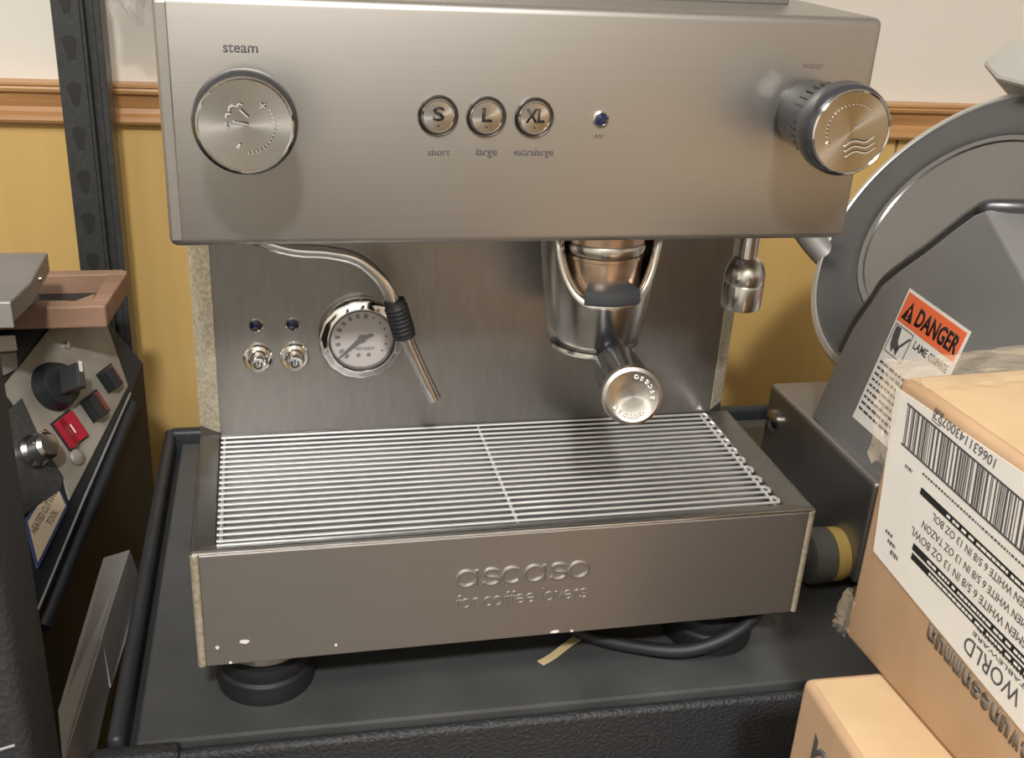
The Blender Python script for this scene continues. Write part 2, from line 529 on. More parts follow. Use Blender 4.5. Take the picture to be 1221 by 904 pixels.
be = tray.modifiers.new('bevel', 'BEVEL'); be.width = 0.0026; be.segments = 2; be.limit_method = 'ANGLE'; be.angle_limit = math.radians(40)
finish('front_panel', B_box(0.0042, W - 0.0042, YT - 0.0008, YT + 0.002, ZT0 + 0.0006, ZT1 - 0.0024, 0.0006), 'steel', mc)
finish('front_edge', B_tube([(0.0012, YT + 0.0003, ZT1 - 0.0016), (W - 0.0012, YT + 0.0003, ZT1 - 0.0016)], 0.0011, 8, k=1), 'chrome_soft', mc, True)
for xe in (0.0022, W - 0.0022):  # cream rods paint reflected light down the tray's front corners
    finish('corner_sheen_edge', B_tube([(xe, YT + 0.0012, ZT0 + 0.0006), (xe, YT + 0.0012, ZT1 - 0.0022)], 0.0024, 12, k=1), 'strip_sheen', mc, True)
finish('drip_pan', B_box(xi0, xi1, yi0, yi1, ZT1 - 0.0165, ZT1 - 0.0090), 'pan', mc)
gr = finish('drip_grate', B_tube([(0.0155, -0.0128, 0.9122), (0.0155, 0.1095, 0.9122)], 0.0011, 8, k=1), 'wire', mc, True)
for x in (0.1800, 0.3395):
    finish('cross_wire', B_tube([(x, -0.0128, 0.9122), (x, 0.1095, 0.9122)], 0.0011, 8, k=1), 'wire', gr, True)
NROD = 20
for i in range(NROD):
    y = -0.0122 + (0.1092 + 0.0122) * i / (NROD - 1)
    finish('grate_rod', B_tube([(0.0134, y, 0.9142), (0.3417, y, 0.9142)], 0.00088, 8, k=1), 'wire', gr, True)
for i in range(0, NROD - 1, 2):
    y = -0.0122 + (0.1092 + 0.0122) * i / (NROD - 1)
    d = (0.1092 + 0.0122) / (NROD - 1)
    finish('rod_end_loop', B_tube([(0.3412, y, 0.9142), (0.3424, y + d * .5, 0.9142), (0.3412, y + d, 0.9142)], 0.0011, 6, k=3), 'wire', gr, True)

# embossed maker's lettering, drawn with round strokes
def arc(cx, cy, rx, ry, a0, a1, n=14):
    return [(cx + rx * math.cos(math.radians(a0 + (a1 - a0) * i / n)), cy + ry * math.sin(math.radians(a0 + (a1 - a0) * i / n))) for i in range(n + 1)]


S_STROKE = arc(.52, .76, .36, .24, 20, 90, 5) + arc(.48, .76, .34, .25, 90, 270, 9)[1:] + arc(.50, .25, .38, .25, 90, -90, 9)[1:] + arc(.46, .25, .36, .25, -90, -160, 5)[1:]
GL = {  # glyphs in a box 1 high (x-height); advance width last
    'a': ([arc(.5, .5, .5, .5, 0, 360, 22), [(1.0, 1.0), (1.0, 0.0)]], 1.28),
    's': ([S_STROKE], 1.06),
    'c': ([arc(.5, .5, .5, .5, 48, 312, 18)], 1.16),
    'o': ([arc(.5, .5, .5, .5, 0, 360, 22)], 1.30),
    'f': ([[(.22, 0), (.22, 1.1)] + arc(.5, 1.15, .28, .3, 180, 80, 5), [(.0, .92), (.5, .92)]], .70),
    'r': ([[(.1, 0), (.1, 1.0)], arc(.45, .62, .35, .36, 180, 70, 6)], .72),
    'e': ([[(.05, .52), (.98, .52)] + arc(.5, .5, .5, .5, 5, 315, 18)], 1.24),
    'l': ([[(.1, 0), (.1, 1.5)]], .42),
    'v': ([[(.0, 1.0), (.40, 0.04), (.44, 0.04), (.84, 1.0)]], 1.0),
    ' ': ([], .62),
}


def stroke_word(word, x0, x1, zb, xh, r, y):
    adv = sum(GL[c][1] for c in word)
    sx = (x1 - x0) / (adv - 0.25)
    bm = bmesh.new()
    x = x0
    for c in word:
        for st in GL[c][0]:
            pts = [(x + px * sx, y, zb + pz * xh) for px, pz in st]
            cl = (Vector(pts[0]) - Vector(pts[-1])).length < 1e-6
            B_tube(pts, r, 8, bm, k=1, closed=cl)
        x += GL[c][1] * sx
    return bm


finish('embossed_name', stroke_word('ascaso', 0.1432, 0.2210, 0.8812, 0.0102, 0.00130, YT - 0.0005), 'steel', mc, True)
finish('embossed_motto', stroke_word('for coffee lovers', 0.1432, 0.2205, 0.8665, 0.0056, 0.00074, YT - 0.0005), 'steel', mc, True)
for (x, z, a, b) in ((0.0253, 0.8563, .0042, .0016), (0.0109, 0.8540, .0013, .0014), (0.0174, 0.8430, .0011, .0010), (0.0752, 0.8483, .0010, .0010),
                     (0.2035, 0.8433, .0035, .0010), (0.214, .8428, .0014, .0007)):
    pol = [(a * math.cos(k * PI / 4 + .3) * random.uniform(.6, 1), b * math.sin(k * PI / 4 + .3) * random.uniform(.6, 1)) for k in range(8)]
    finish('paint_chip', B_prism(pol, FRONT(x, YT - 0.0008, z), 0, 0.0003), 'fleck', mc)

# feet
for (x, y) in ((0.036, 0.015), (0.322, 0.018), (0.036, 0.265), (0.322, 0.265)):
    ft = finish('foot', B_lathe([(0.0285, 0.800), (0.0292, 0.803), (0.0285, 0.8125), (0.0265, 0.814), (0.0265, 0.8165), (0.0272, 0.818), (0.0262, 0.8225), (0.020, 0.8240)],
                                Matrix.Translation((x, y, 0)), 40), 'rubber', mc, True)
    finish('foot_stem', B_lathe([(0.0215, 0.8235), (0.0240, 0.8255), (0.0240, 0.8412)], Matrix.Translation((x, y, 0)), 32), 'chrome_soft', ft, True)

# front controls
def knob(name, x, z, icon):
    mt = FRONT(x, 0, z)
    k = finish(name, B_lathe([(0.0150, -0.0005), (0.0150, 0.004), (0.0176, 0.006), (0.0188, 0.034), (0.0190, 0.0345)], mt, 48,
                             rfun=lambda a, h: 1.0), 'knob_black', mc, True)
    ribs = bmesh.new()
    for i in range(28):
        a = 2 * PI * i / 28
        B_tube([mt @ Vector((0.0186 * math.cos(a), 0.0186 * math.sin(a), 0.020)), mt @ Vector((0.0190 * math.cos(a), 0.0190 * math.sin(a), 0.0345))], 0.00030, 6, ribs, k=1)
    finish('grip_ribs', ribs, 'knob_black', k, True)
    finish('rim_ring', B_lathe([(0.0189, 0.034), (0.0216, 0.0355), (0.0225, 0.039), (0.0225, 0.0455), (0.0216, 0.0490), (0.0200, 0.0503)], mt, 56), 'ring_dark', k, True)
    finish('bright_ring', B_lathe([(0.0204, 0.0495), (0.0205, 0.0510), (0.0198, 0.0518), (0.0192, 0.0512)], mt, 56, cap0=False, cap1=False), 'chrome', k, True)
    finish('knob_cap', B_lathe([(0.0195, 0.0500), (0.0194, 0.0510), (0.010, 0.0507), (0.0001, 0.0505)], mt, 56), 'cap', k, True)
    bm = bmesh.new()
    for st, r in icon:
        B_tube([mt @ Vector((u, v, 0.0510)) for u, v in st], r, 6, bm, k=2)
    finish('knob_marks', bm, 'wire', k, True)
    bm = bmesh.new()
    for st, r in icon:
        B_tube([mt @ Vector((u + .0004, v + .0005, 0.0509)) for u, v in st], r, 6, bm, k=2)
    finish('knob_engraving', bm, 'button_ring', k, True)
    return k


def dots(rad, a0, a1, n, s0, s1):
    out = []
    for i in range(n):
        a = math.radians(a0 + (a1 - a0) * i / (n - 1))
        s = s0 + (s1 - s0) * i / (n - 1)
        c = (rad * math.cos(a), rad * math.sin(a))
        out.append(([c, (c[0] - s * math.cos(a), c[1] - s * math.sin(a))], 0.00028))
    return out


steam_icon = [
    ([(-.0010, .0085), (-.0022, .0092), (-.0034, .0080), (-.0046, .0084), (-.0062, .0076), (-.0064, .0060)], .00045),
    ([(-.0058, .0050), (-.0074, .0046), (-.0078, .0032)], .00045),
    ([(-.0076, .0012), (-.0080, .0000), (-.0072, -.0010)], .0004),
    ([(-.0020, .0066), (.0012, .0034)], .00042),
    ([(-.0050, .0016), (.0010, .0004)], .00042),
    ([(-.0036, -.0096), (-.0024, -.0078)], .0006),
    ([(.0066, .0074), (.0086, .0094)], .0003), ([(.0066, .0094), (.0086, .0074)], .0003),
] + dots(.0125, 32, -85, 15, .0003, .0012)


def rot_icon(ic, deg):
    c, s = math.cos(math.radians(deg)), math.sin(math.radians(deg))
    return [([(u * c - v * s, u * s + v * c) for u, v in st], r) for st, r in ic]


wave = lambda dx, dy: [(-.0075 + dx + .015 * i / 10, dy + .0013 * math.sin(2 * PI * i / 10) + .010 * (i / 10 - .5) * .5) for i in range(11)]
water_icon = [(wave(.0048, -.0044), .0004), (wave(.0056, -.0070), .0004), (wave(.0064, -.0096), .0004)] + dots(.0135, 55, 190, 17, .0003, .0008)
water_icon += [([(-.0122, -.0052), (-.0112, -.0062)], .0005), ([(.0010, .0020), (.0105, .0085)], .00016)]
knob('steam_knob', 0.0388, 1.1445, steam_icon)
knob('water_knob', 0.3228, 1.1445, water_icon)

for (x, z, s, wd) in ((0.1295, 1.1402, 'S', .0056), (0.1534, 1.1400, 'L', .0050), (0.1776, 1.1399, 'XL', .0096)):
    mt = FRONT(x, 0, z)
    b = finish('brew_button', B_lathe([(0.0099, -0.0005), (0.0100, 0.0012), (0.0094, 0.0018), (0.0084, 0.0010)], mt, 40, cap1=False), 'button_ring', mc, True)
    finish('button_rim', B_lathe([(0.0081, 0.0004), (0.0082, 0.0022), (0.0077, 0.0028), (0.0073, 0.0024)], mt, 40, cap1=False), 'chrome', b, True)
    finish('button_cap', B_lathe([(0.0075, 0.0008), (0.0074, 0.0024), (0.004, 0.0026), (0.0001, 0.0026)], mt, 40), 'cap', b, True)
    finish('letter', B_text(s, mt @ Matrix.Translation((0, 0.0012, 0.0026)), width=wd, height=.0068, bold=.02), 'ink', b)
    finish('button_dot', B_prism(disc(.0005, 10), mt @ Matrix.Translation((0, -0.0046, 0.0026)), 0, .0002), 'ink', b)
for (s, x, z, wd) in (('short', .1304, 1.1224, .0108), ('large', .1545, 1.1222, .0106), ('extralarge', .1786, 1.1221, .0206),
                      ('steam', .0376, 1.1694, .0155), ('water', .3238, 1.1680, .0118)):
    finish('printed_word', B_text(s, FRONT(x, -0.0001, z), width=wd, depth=.00012, bold=.008 if s != 'water' else 0), 'ink_grey' if s != 'water' else 'ink_faded', mc)
mt = FRONT(0.2122, 0, 1.1394)
ld = finish('indicator_lamp', B_lathe([(0.0043, -0.0004), (0.0042, 0.0008), (0.0034, 0.0012), (0.0030, 0.0006)], mt, 28, cap1=False), 'chrome_soft', mc, True)
finish('lens', B_lathe([(0.0031, -0.0004), (0.0030, 0.0006), (0.0018, 0.0012), (0.0001, 0.0014)], mt, 24), 'blue_lens', ld, True)
finish('heat_symbol', B_tube([(0.2098 + .0009 * i, -0.0001, 1.1308 + (.0009 if i % 2 else -.0009)) for i in range(6)], 0.00022, 5, k=1), 'ink', mc)

# controls on the back panel
for x, dk in ((0.0380, 0), (0.0602, 1)):
    mt = FRONT(x, YB, 0.9897)
    ld = finish('indicator_lamp', B_lathe([(0.0046, -0.0004), (0.0045, 0.0006), (0.0038, 0.0010), (0.0034, 0.0004)], mt, 28, cap1=False), 'chrome_soft', mc, True)
    finish('lens', B_lathe([(0.0036, -0.0004), (0.0034, 0.0005), (0.0018, 0.0010), (0.0001, 0.0012)], mt, 24), 'blue_lens', ld, True)
    mt = FRONT(x + 0.0004, YB, 0.9685)
    b = finish('power_button', B_lathe([(0.0090, -0.0005), (0.0091, 0.0020), (0.0082, 0.0030), (0.0066, 0.0026), (0.0062, 0.0050), (0.0058, 0.0056), (0.0052, 0.0052)], mt, 40, cap1=False), 'chrome', mc, True)
    finish('button_stub', B_lathe([(0.0050, 0.002), (0.0050, 0.0125), (0.0046, 0.0135), (0.0036, 0.0133), (0.0001, 0.0130)], mt, 32), 'chrome', b, True)
    bm = bmesh.new()
    B_tube([mt @ Vector((u, v, 0.0133)) for u, v in arc(0, 0, .0022, .0022, 125, 415, 14)], 0.00042, 6, bm, k=1)
    B_tube([mt @ Vector((0, v, 0.0133)) for v in (.0006, .0028)], 0.00042, 6, bm, k=1)
    finish('power_symbol', bm, 'ink', b)

mt = FRONT(0.1022, YB, 0.9805)
gg = finish('pressure_gauge', B_lathe([(0.0262, -0.0005), (0.0268, 0.002), (0.0270, 0.005), (0.0258, 0.0070), (0.0236, 0.0075), (0.0216, 0.0090), (0.0206, 0.0090), (0.0200, 0.0050)], mt, 72, cap1=False,
                                     rfun=lambda a, h: 1.0 + (0.010 * math.sin(a * 15) if 0.0065 < h < 0.008 else 0)), 'chrome', mc, True)
finish('gauge_collar', B_lathe([(0.0200, 0.0048), (0.0203, 0.0082), (0.0196, 0.0082), (0.0193, 0.0040)], mt, 56, cap0=False, cap1=False), 'dial_rim', gg, True)
finish('dial_face', B_prism(disc(0.0197, 56), mt, 0.0010, 0.0042), 'dial', gg)
nd = bmesh.new()
B_prism([(-.0150, -.0128), (-.0145, -.0134), (.0012, -.0014), (.0075, .0022), (.0062, .0036), (-.0012, .0014)], mt, 0.0048, 0.0053, bm=nd)
B_lathe([(0.0026, 0.0042), (0.0026, 0.0056), (0.0020, 0.0062), (.0001, 0.0062)], mt, 24, nd)
finish('needle', nd, 'ink', gg)
pr = bmesh.new()
for i in range(15):
    a = math.radians(232 - i * 19)
    r0, r1 = (.0135, .0166) if i < 9 else (.0148, .0162)
    wd = .0011 if i < 9 else .0006
    ca, sa = math.cos(a), math.sin(a)
    B_prism([(r0 * ca - wd * sa, r0 * sa + wd * ca), (r1 * ca - wd * sa, r1 * sa + wd * ca), (r1 * ca + wd * sa, r1 * sa - wd * ca), (r0 * ca + wd * sa, r0 * sa - wd * ca)], mt, .0042, .00435, bm=pr)
B_text('ascaso', mt @ Matrix.Translation((.0022, -.0068, .0042)), width=.0120, height=.0021, depth=.00012, bold=.02, bm=pr)
for u in (-.0020, .0045):
    B_lathe([(0.0014, .0042), (0.0014, .0044), (.0006, .0044)], mt @ Matrix.Translation((u, -.0112, 0)), 12, pr)
finish('dial_print', pr, 'ink_grey', gg)
finish('gauge_glass', B_prism(disc(0.0200, 56), mt, 0.0070, 0.0074), 'glass', gg)

# steam wand
sw = finish('steam_wand', B_tube([(0.030, 0.066, 1.0625), (0.0584, 0.065, 1.0529), (0.0791, 0.065, 1.0507), (0.0955, 0.065, 1.0465), (0.1074, 0.065, 1.0367), (0.1148, 0.065, 1.0253), (0.1180, 0.065, 1.0160)], 0.0040, 16), 'chrome', mc, True)
ga, gb = Vector((0.1170, 0.065, 1.0215)), Vector((0.1240, 0.065, 0.9975))
gax = (gb - ga).normalized()
glen = (gb - ga).length
pf = [(0.0045, 0), (0.0062, 0.0006)]
for i in range(7):
    h = 0.004 + i * 0.0026
    pf += [(0.0064, h), (0.0070, h + 0.0007), (0.0070, h + 0.0015), (0.0064, h + 0.0021)]
pf += [(0.0066, glen - 0.001), (0.0050, glen)]
finish('rubber_grip', B_lathe(pf, axis_frame(ga, gax), 28), 'rubber', sw, True)
finish('wand_tip', B_tube([gb - gax * .004, (0.1330, 0.065, 0.9770), (0.1425, 0.064, 0.9565)], lambda s: 0.0043 if s < .9 else 0.0040, 16), 'chrome_soft', sw, True)

# hot water spout
mt = Matrix.Translation((0.3275, 0.050, 0))
sp = finish('hot_water_spout', B_lathe([(0.0001, 1.0165), (0.0096, 1.0165), (0.0118, 1.0175), (0.0122, 1.020), (0.0124, 1.0325), (0.0120, 1.0333), (0.0124, 1.0341), (0.0122, 1.0400), (0.0105, 1.0450), (0.0075, 1.0482), (0.0058, 1.0490)], mt, 40), 'chrome_soft', mc, True)
finish('spout_pipe', B_lathe([(0.0058, 1.048), (0.0056, 1.0755)], mt, 28), 'chrome', sp, True)

# group head with cut-away chrome shroud
GX, GY = 0.2365, 0.055
t = bmesh.new()
NA, NZ = 72, 8
zl, thm = 1.0310, math.radians(64)


def shroud_r(z):
    s = (z - 0.9985) / (1.076 - 0.9985)
    return 0.0270 + 0.0088 * min(1, s * 1.25) ** 0.8


def ztop(th):
    a = abs(th)
    if a >= thm:
        return 1.076
    uu = max(0.0, a - math.radians(17)) / (thm - math.radians(17))
    return zl + (1.076 - zl) * (1 - math.sqrt(max(0.0, 1 - uu ** 2.2)))


grid = []
for i in range(NA):
    th = -PI + 2 * PI * i / NA
    row = []
    for k in range(NZ + 1):
        z = 0.9985 + (ztop(th) - 0.9985) * k / NZ
        r = shroud_r(z)
        row.append(t.verts.new((GX + r * math.sin(th), GY - r * math.cos(th), z)))
    grid.append(row)
for i in range(NA):
    for k in range(NZ):
        a, b = grid[i], grid[(i + 1) % NA]
        t.faces.new((a[k], b[k], b[k + 1], a[k + 1]))
sh = finish('group_shroud', t, 'chrome_soft', mc, True)
so = sh.modifiers.new('thick', 'SOLIDIFY'); so.thickness = 0.0050; so.offset = -1
mt = Matrix.Translation((GX, GY, 0))
gh = finish('group_head', B_lathe([(0.0240, 1.024), (0.0250, 1.026), (0.0250, 1.0520), (0.0258, 1.0525), (0.0258, 1.0545), (0.0246, 1.0550), (0.0246, 1.0570), (0.0260, 1.0575), (0.0260, 1.0600), (0.0266, 1.0605), (0.0266, 1.076)], mt, 48), 'copper', mc, True)
finish('group_collar', B_lathe([(0.0268, 1.0560), (0.0274, 1.0575), (0.0274, 1.0610), (0.0266, 1.0625)], mt, 48, cap0=False, cap1=False), 'chrome_soft', gh, True)
finish('group_bore', B_lathe([(0.0255, 1.012), (0.0255, 1.0135)], mt, 40), 'dark_void', gh)
finish('gasket_tab', B_lathe([(0.0235, 1.0310), (0.0338, 1.0300), (0.0346, 1.0320), (0.0338, 1.0378), (0.0290, 1.0400), (0.0235, 1.0405), (0.0235, 1.0310)], mt, 14, a0=math.radians(-90 - 29), a1=math.radians(-90 + 29)), 'tab', gh, True)

# portafilter locked under the group
pfz = 0.8
pt = thing('portafilter', 'black handled portafilter with polished metal end cap below the group head', 'portafilter', (GX, GY, 0.990))
finish('basket_rim', B_lathe([(0.0001, 0.9925), (0.0235, 0.9925), (0.0272, 0.9945), (0.0280, 0.9962), (0.0276, 0.9978), (0.0235, 0.9984)], mt, 48), 'chrome_soft', pt, True)
ha, hb = Vector((0.2430, 0.0300, 0.9925)), Vector((0.2262, -0.0505, 1.0080))
hx = axis_frame(ha, hb - ha)
hl = (hb - ha).length
hd = finish('handle', B_lathe([(0.0108, 0.002), (0.0126, 0.006), (0.0133, 0.020), (0.0138, 0.045), (0.0144, hl - .012), (0.0148, hl - .008), (0.0140, hl - .006)], hx, 40), 'knob_black', pt, True)
finish('handle_collar', B_lathe([(0.0090, -0.004), (0.0108, 0.0), (0.0118, 0.003), (0.0115, 0.006)], hx, 40), 'chrome_soft', hd, True)
finish('end_cap', B_lathe([(0.0142, hl - .009), (0.0156, hl - .0075), (0.0160, hl - .004), (0.0154, hl - .0010), (0.0136, hl), (0.0126, hl - .0006), (0.0060, hl - .0018), (0.0001, hl - .0022)], hx, 48), 'cap', hd, True)
bm = bmesh.new()
for word, a_mid in (('ascaso', -100), ('ascaso', 40)):
    for i, ch in enumerate(word):
        a = math.radians(a_mid + (i - 2.5) * 17)
        m2 = hx @ Matrix.Translation((.0104 * math.cos(a), .0104 * math.sin(a), hl - .0012)) @ Matrix.Rotation(a + PI / 2, 4, 'Z')
        B_text(ch, m2, height=.0026, depth=.0006, bold=.02, bm=bm)
finish('cap_lettering', bm, 'wire', hd)

# power cable curling out from under the tray, twist of paper
cb = finish('power_cable', B_tube([(0.200, 0.075, 0.8048), (0.222, 0.036, 0.8048), (0.240, 0.016, 0.8050), (0.267, 0.0, 0.8058), (0.295, -0.0125, 0.8095), (0.322, -0.0145, 0.8190), (0.345, -0.004, 0.829), (0.356, 0.03, 0.830), (0.366, 0.09, 0.815), (0.372, 0.16, 0.8050), (0.370, 0.22, 0.8048)], 0.0044, 14),
            'rubber', None, True, origin=(0.29, 0.0, 0.80))
tag(cb, 'thick black power cable looping out beneath the drip tray', 'cable')
c2 = finish('power_cable', B_tube([(0.372, 0.285, 0.8050), (0.384, 0.20, 0.8055), (0.396, 0.145, 0.8055), (0.404, 0.100, 0.8050), (0.420, 0.060, 0.8050)], 0.0046, 14), 'rubber', None, True, origin=(0.39, 0.15, 0.80))
tag(c2, 'black cable lying on the cart between machine side and slicer base', 'cable')
t = bmesh.new()
cs = [(0.2035, -0.0005, 0.8005), (0.2120, 0.0030, 0.8020), (0.2220, 0.0095, 0.8035), (0.2300, 0.0160, 0.8030), (0.2370, 0.0215, 0.8010)]
lo, hi = [], []
for p in smooth_path(cs, 4):
    nv = Vector((-0.55, 0.83, 0))
    lo.append((p - nv * .0027, p + nv * .0027))
vs = []
for a, b in lo:
    vs.append([t.verts.new(a), t.verts.new(b), t.verts.new(b + Vector((0, 0, .0005))), t.verts.new(a + Vector((0, 0, .0005)))])
for i in range(len(vs) - 1):
    for q in range(4):
        t.faces.new((vs[i][q], vs[i][(q + 1) % 4], vs[i + 1][(q + 1) % 4], vs[i + 1][q]))
t.faces.new(vs[0])
t.faces.new(vs[-1])
tag(finish('paper_strip', t, 'strip', None, False, origin=(0.22, 0.01, 0.80)), 'small tan paper strip lying in front of the black power cable', 'paper strip')

# ------------------------------------------------------------------ meat slicer
SC = Vector((0.5356, 0.1385, 1.0354))
SN = Vector((-0.7837, -0.0902, 0.6146)).normalized()
SE1 = Vector((0, 0, 1)).cross(SN).normalized()
SE2 = SN.cross(SE1)
sl = thing('meat_slicer', 'grey metal meat slicer with round angled blade and orange danger sticker', 'meat slicer', (0.56, 0.13, 0.80))
DM = frame(SC, SE1, SE2, SN)
bl = finish('blade', B_lathe([(0.0001, -0.0010), (0.0780, -0.0010), (0.0800, 0.0012), (0.0840, 0.0016), (0.0855, 0.0)], DM, 96), 'blade', sl, True)
gd = finish('blade_guard', B_lathe([(0.0840, -0.012), (0.0850, 0.0010), (0.0905, 0.0030), (0.1190, -0.0040), (0.1235, -0.0030)], DM, 96, cap0=False, cap1=False), 'alu_dark', sl, True)
finish('guard_rim', B_lathe([(0.1225, -0.0045), (0.1245, -0.0020), (0.1285, -0.0030), (0.1300, -0.0065), (0.1300, -0.0180), (0.1230, -0.0190)], DM, 96, cap0=False, cap1=False), 'alu_light', gd, True)
finish('motor_housing', B_lathe([(0.1180, -0.0195), (0.1150, -0.040), (0.0900, -0.070), (0.0001, -0.078)], DM, 64), 'alu_base', sl, True)
# gauge plate (steeper plane), local coordinates about Q
SQ = Vector((0.4517, 0.1311, 0.9415))
PN = Vector((-0.9768, -0.0512, 0.2079)).normalized()
PE1 = Vector((0, 0, 1)).cross(PN).normalized()
PE2 = PN.cross(PE1)
PM = frame(SQ, PE1, PE2, PN)
k = 0.8667
edge = [(-.0061, -.0562), (-.002, .003), (.0018, .0307), (.0116, .0577), (.0166, .0742), (.0308, .092), (.051, .114), (.0709, .1382), (.0836, .1523), (.0925, .1585)]
lowp = [(-.0061, -.062), (.118, -.062)]
main = [(a * k, b * k) for a, b in edge] + [(.2482 * k, .077 * k), (.2482 * k, .0 * k), (.150 * k, -.060 * k), (.118 * k, -.062 * k)]
gp = finish('gauge_plate', B_prism(main, PM, -0.006, 0.0, 0.0012), 'alu', sl)
# the folded flank beyond the crease
f0, f1 = PM @ Vector((.0925 * k, .1585 * k, 0)), PM @ Vector((.2482 * k, .077 * k, 0))
f2, f3 = f1 + Vector((0.085, -0.005, 0.020)), f0 + Vector((0.075, -0.012, 0.004))
t = bmesh.new()
off = Vector((0.004, 0, -0.006))
v0 = [t.verts.new(q) for q in (f0, f1, f2, f3)]
v1 = [t.verts.new(q + off) for q in (f0, f1, f2, f3)]
t.faces.new(v0)
t.faces.new(v1[::-1])
for i in range(4):
    t.faces.new((v0[i], v0[(i + 1) % 4], v1[(i + 1) % 4], v1[i]))
finish('plate_flank', t, 'alu', gp)
# dark rolled edge of the gauge plate
finish('plate_edge', B_tube([PM @ Vector((a * k - .0036, b * k + .0026, -0.0060)) for a, b in edge[1:]] + [f0 + (f3 - f0) * .35 + Vector((0, 0, .002)), f3 + Vector((0, 0, .002))], 0.0052, 12), 'alu_dark', gp, True)
# base block
finish('base', B_box(0.437, 0.80, 0.035, 0.200, 0.812, 0.8935, 0.004, 3), 'alu_base', sl, True)
for (x, y) in ((0.46, 0.06), (0.77, 0.06), (0.46, 0.175), (0.77, 0.175)):
    finish('foot', B_lathe([(0.014, 0.800), (0.015, 0.803), (0.012, 0.8125)], Matrix.Translation((x, y, 0)), 24), 'rubber', sl, True)
finish('blade_support', B_box(0.545, 0.70, 0.08, 0.195, 0.885, 0.955, 0.006, 3), 'alu_base', sl, True)
finish('bolt', B_lathe([(0.0085, -0.0005), (0.0085, 0.0020), (0.0070, 0.0032), (0.0001, 0.0036)], axis_frame((0.437, 0.183, 0.868), (-1, 0, 0)), 28), 'chrome_soft', sl, True)
# thickness dial
dm = axis_frame((0.437, 0.060, 0.8225), (-1, 0, 0))
td = finish('thickness_dial', B_lathe([(0.0185, 0.010), (0.0198, 0.011), (0.0198, 0.026), (0.0185, 0.027)], dm, 40, rfun=lambda a, h: 1 + 0.008 * math.sin(a * 30)), 'dial_grey', sl, True)
finish('dial_disc', B_lathe([(0.0185, -0.0005), (0.0192, 0.002), (0.0192, 0.0095)], dm, 40), 'yellow_disc', td, True)
finish('dial_screw', B_lathe([(0.0050, 0.026), (0.0050, 0.036), (0.0080, 0.0365), (0.0072, 0.041), (0.003, 0.042)], dm, 20), 'chrome_soft', td, True)
finish('dial_pin', B_tube([(0.404, 0.056, 0.818), (0.400, 0.050, 0.806)], 0.0018, 8, k=1), 'chrome_soft', td, True)
# carriage arm and sharpener cover
finish('carriage_arm', B_tube([(0.462, 0.262, 1.020), (0.492, 0.250, 0.985), (0.535, 0.225, 0.950)], 0.0105, 20), 'alu_light', sl, True)
cv = [(-.0905, .1230), (-.083, .1450), (-.050, .1560), (-.020, .1500), (-.020, .112), (-.048, .1130), (-.066, .1130)]
finish('sharpener_cover', B_prism(cv, DM, -0.012, 0.014, 0.003), 'plastic_beige', sl)

# danger sticker
st = [(.0492, .0829), (.1277, .0775), (.1215, -.0345), (.0436, -.0318)]
st = [(a * k, b * k) for a, b in st]
sk = finish('danger_sticker', B_prism(st, PM, 0.0, 0.0005), 'paper', sl)
u = (Vector(st[1]) - Vector(st[0]))
sw_, = (u.length,)
ang = math.atan2(u.y, u.x)
SM = PM @ Matrix.Translation((st[0][0], st[0][1], 0.0005)) @ Matrix.Rotation(ang, 4, 'Z')   # x along top edge, y up
finish('orange_band', B_prism([(.0018, -.0018), (sw_ - .0018, -.0018), (sw_ - .0018, -.0225), (.0018, -.0225)], SM, 0, 0.0002), 'orange', sk)
ik = bmesh.new()
B_text('DANGER', SM @ Matrix.Translation((.0420, -.0125, .0002)), width=.0455, height=.0125, depth=.0002, bold=.03, bm=ik)
B_prism([(.0045, -.0195), (.0165, -.0195), (.0105, -.0060)], SM, .0002, .0004, bm=ik)
finish('danger_word', ik, 'ink', sk)
finish('exclamation', B_text('!', SM @ Matrix.Translation((.0105, -.0148, .0004)), height=.0075, depth=.0002, bold=.03), 'orange', sk)
ik = bmesh.new()
for a, b in (((.0030, -.0245), (.0235, -.0245)), ((.0235, -.0245), (.0235, -.0450)), ((.0235, -.0450), (.0030, -.0450)), ((.0030, -.0450), (.0030, -.0245))):
    B_tube([SM @ Vector((a[0], a[1], .0001)), SM @ Vector((b[0], b[1], .0001))], .0003, 5, ik, k=1)
B_prism([(.0045, -.0255), (.0100, -.0255), (.0120, -.0345), (.0160, -.0385), (.0150, -.0440), (.0110, -.0400), (.0095, -.0435), (.0060, -.0390), (.0045, -.0330)], SM, 0, .0002, bm=ik)
B_prism([(.0120, -.0400), (.0215, -.0275), (.0228, -.0285), (.0135, -.0412)], SM, 0, .0002, bm=ik)
B_text('LAME', SM @ Matrix.Translation((.0350, -.0290, 0)), width=.0150, height=.0055, depth=.0002, bold=.02, bm=ik)
B_text('COUPANTE', SM @ Matrix.Translation((.0545, -.0290, 0)), width=.0200, height=.0055, depth=.0002, bold=.02, bm=ik)
for r in range(9):
    yy = -.0525 - r * .0046
    x = .004
    while x < sw_ - .012:
        wl = random.uniform(.002, .006)
        B_prism([(x, yy), (x + wl, yy), (x + wl, yy - .0017), (x, yy - .0017)], SM, 0, .0002, bm=ik)
        x += wl + .0013
    if r % 2 == 0:
        pass
finish('sticker_print', ik, 'ink_grey', sk)

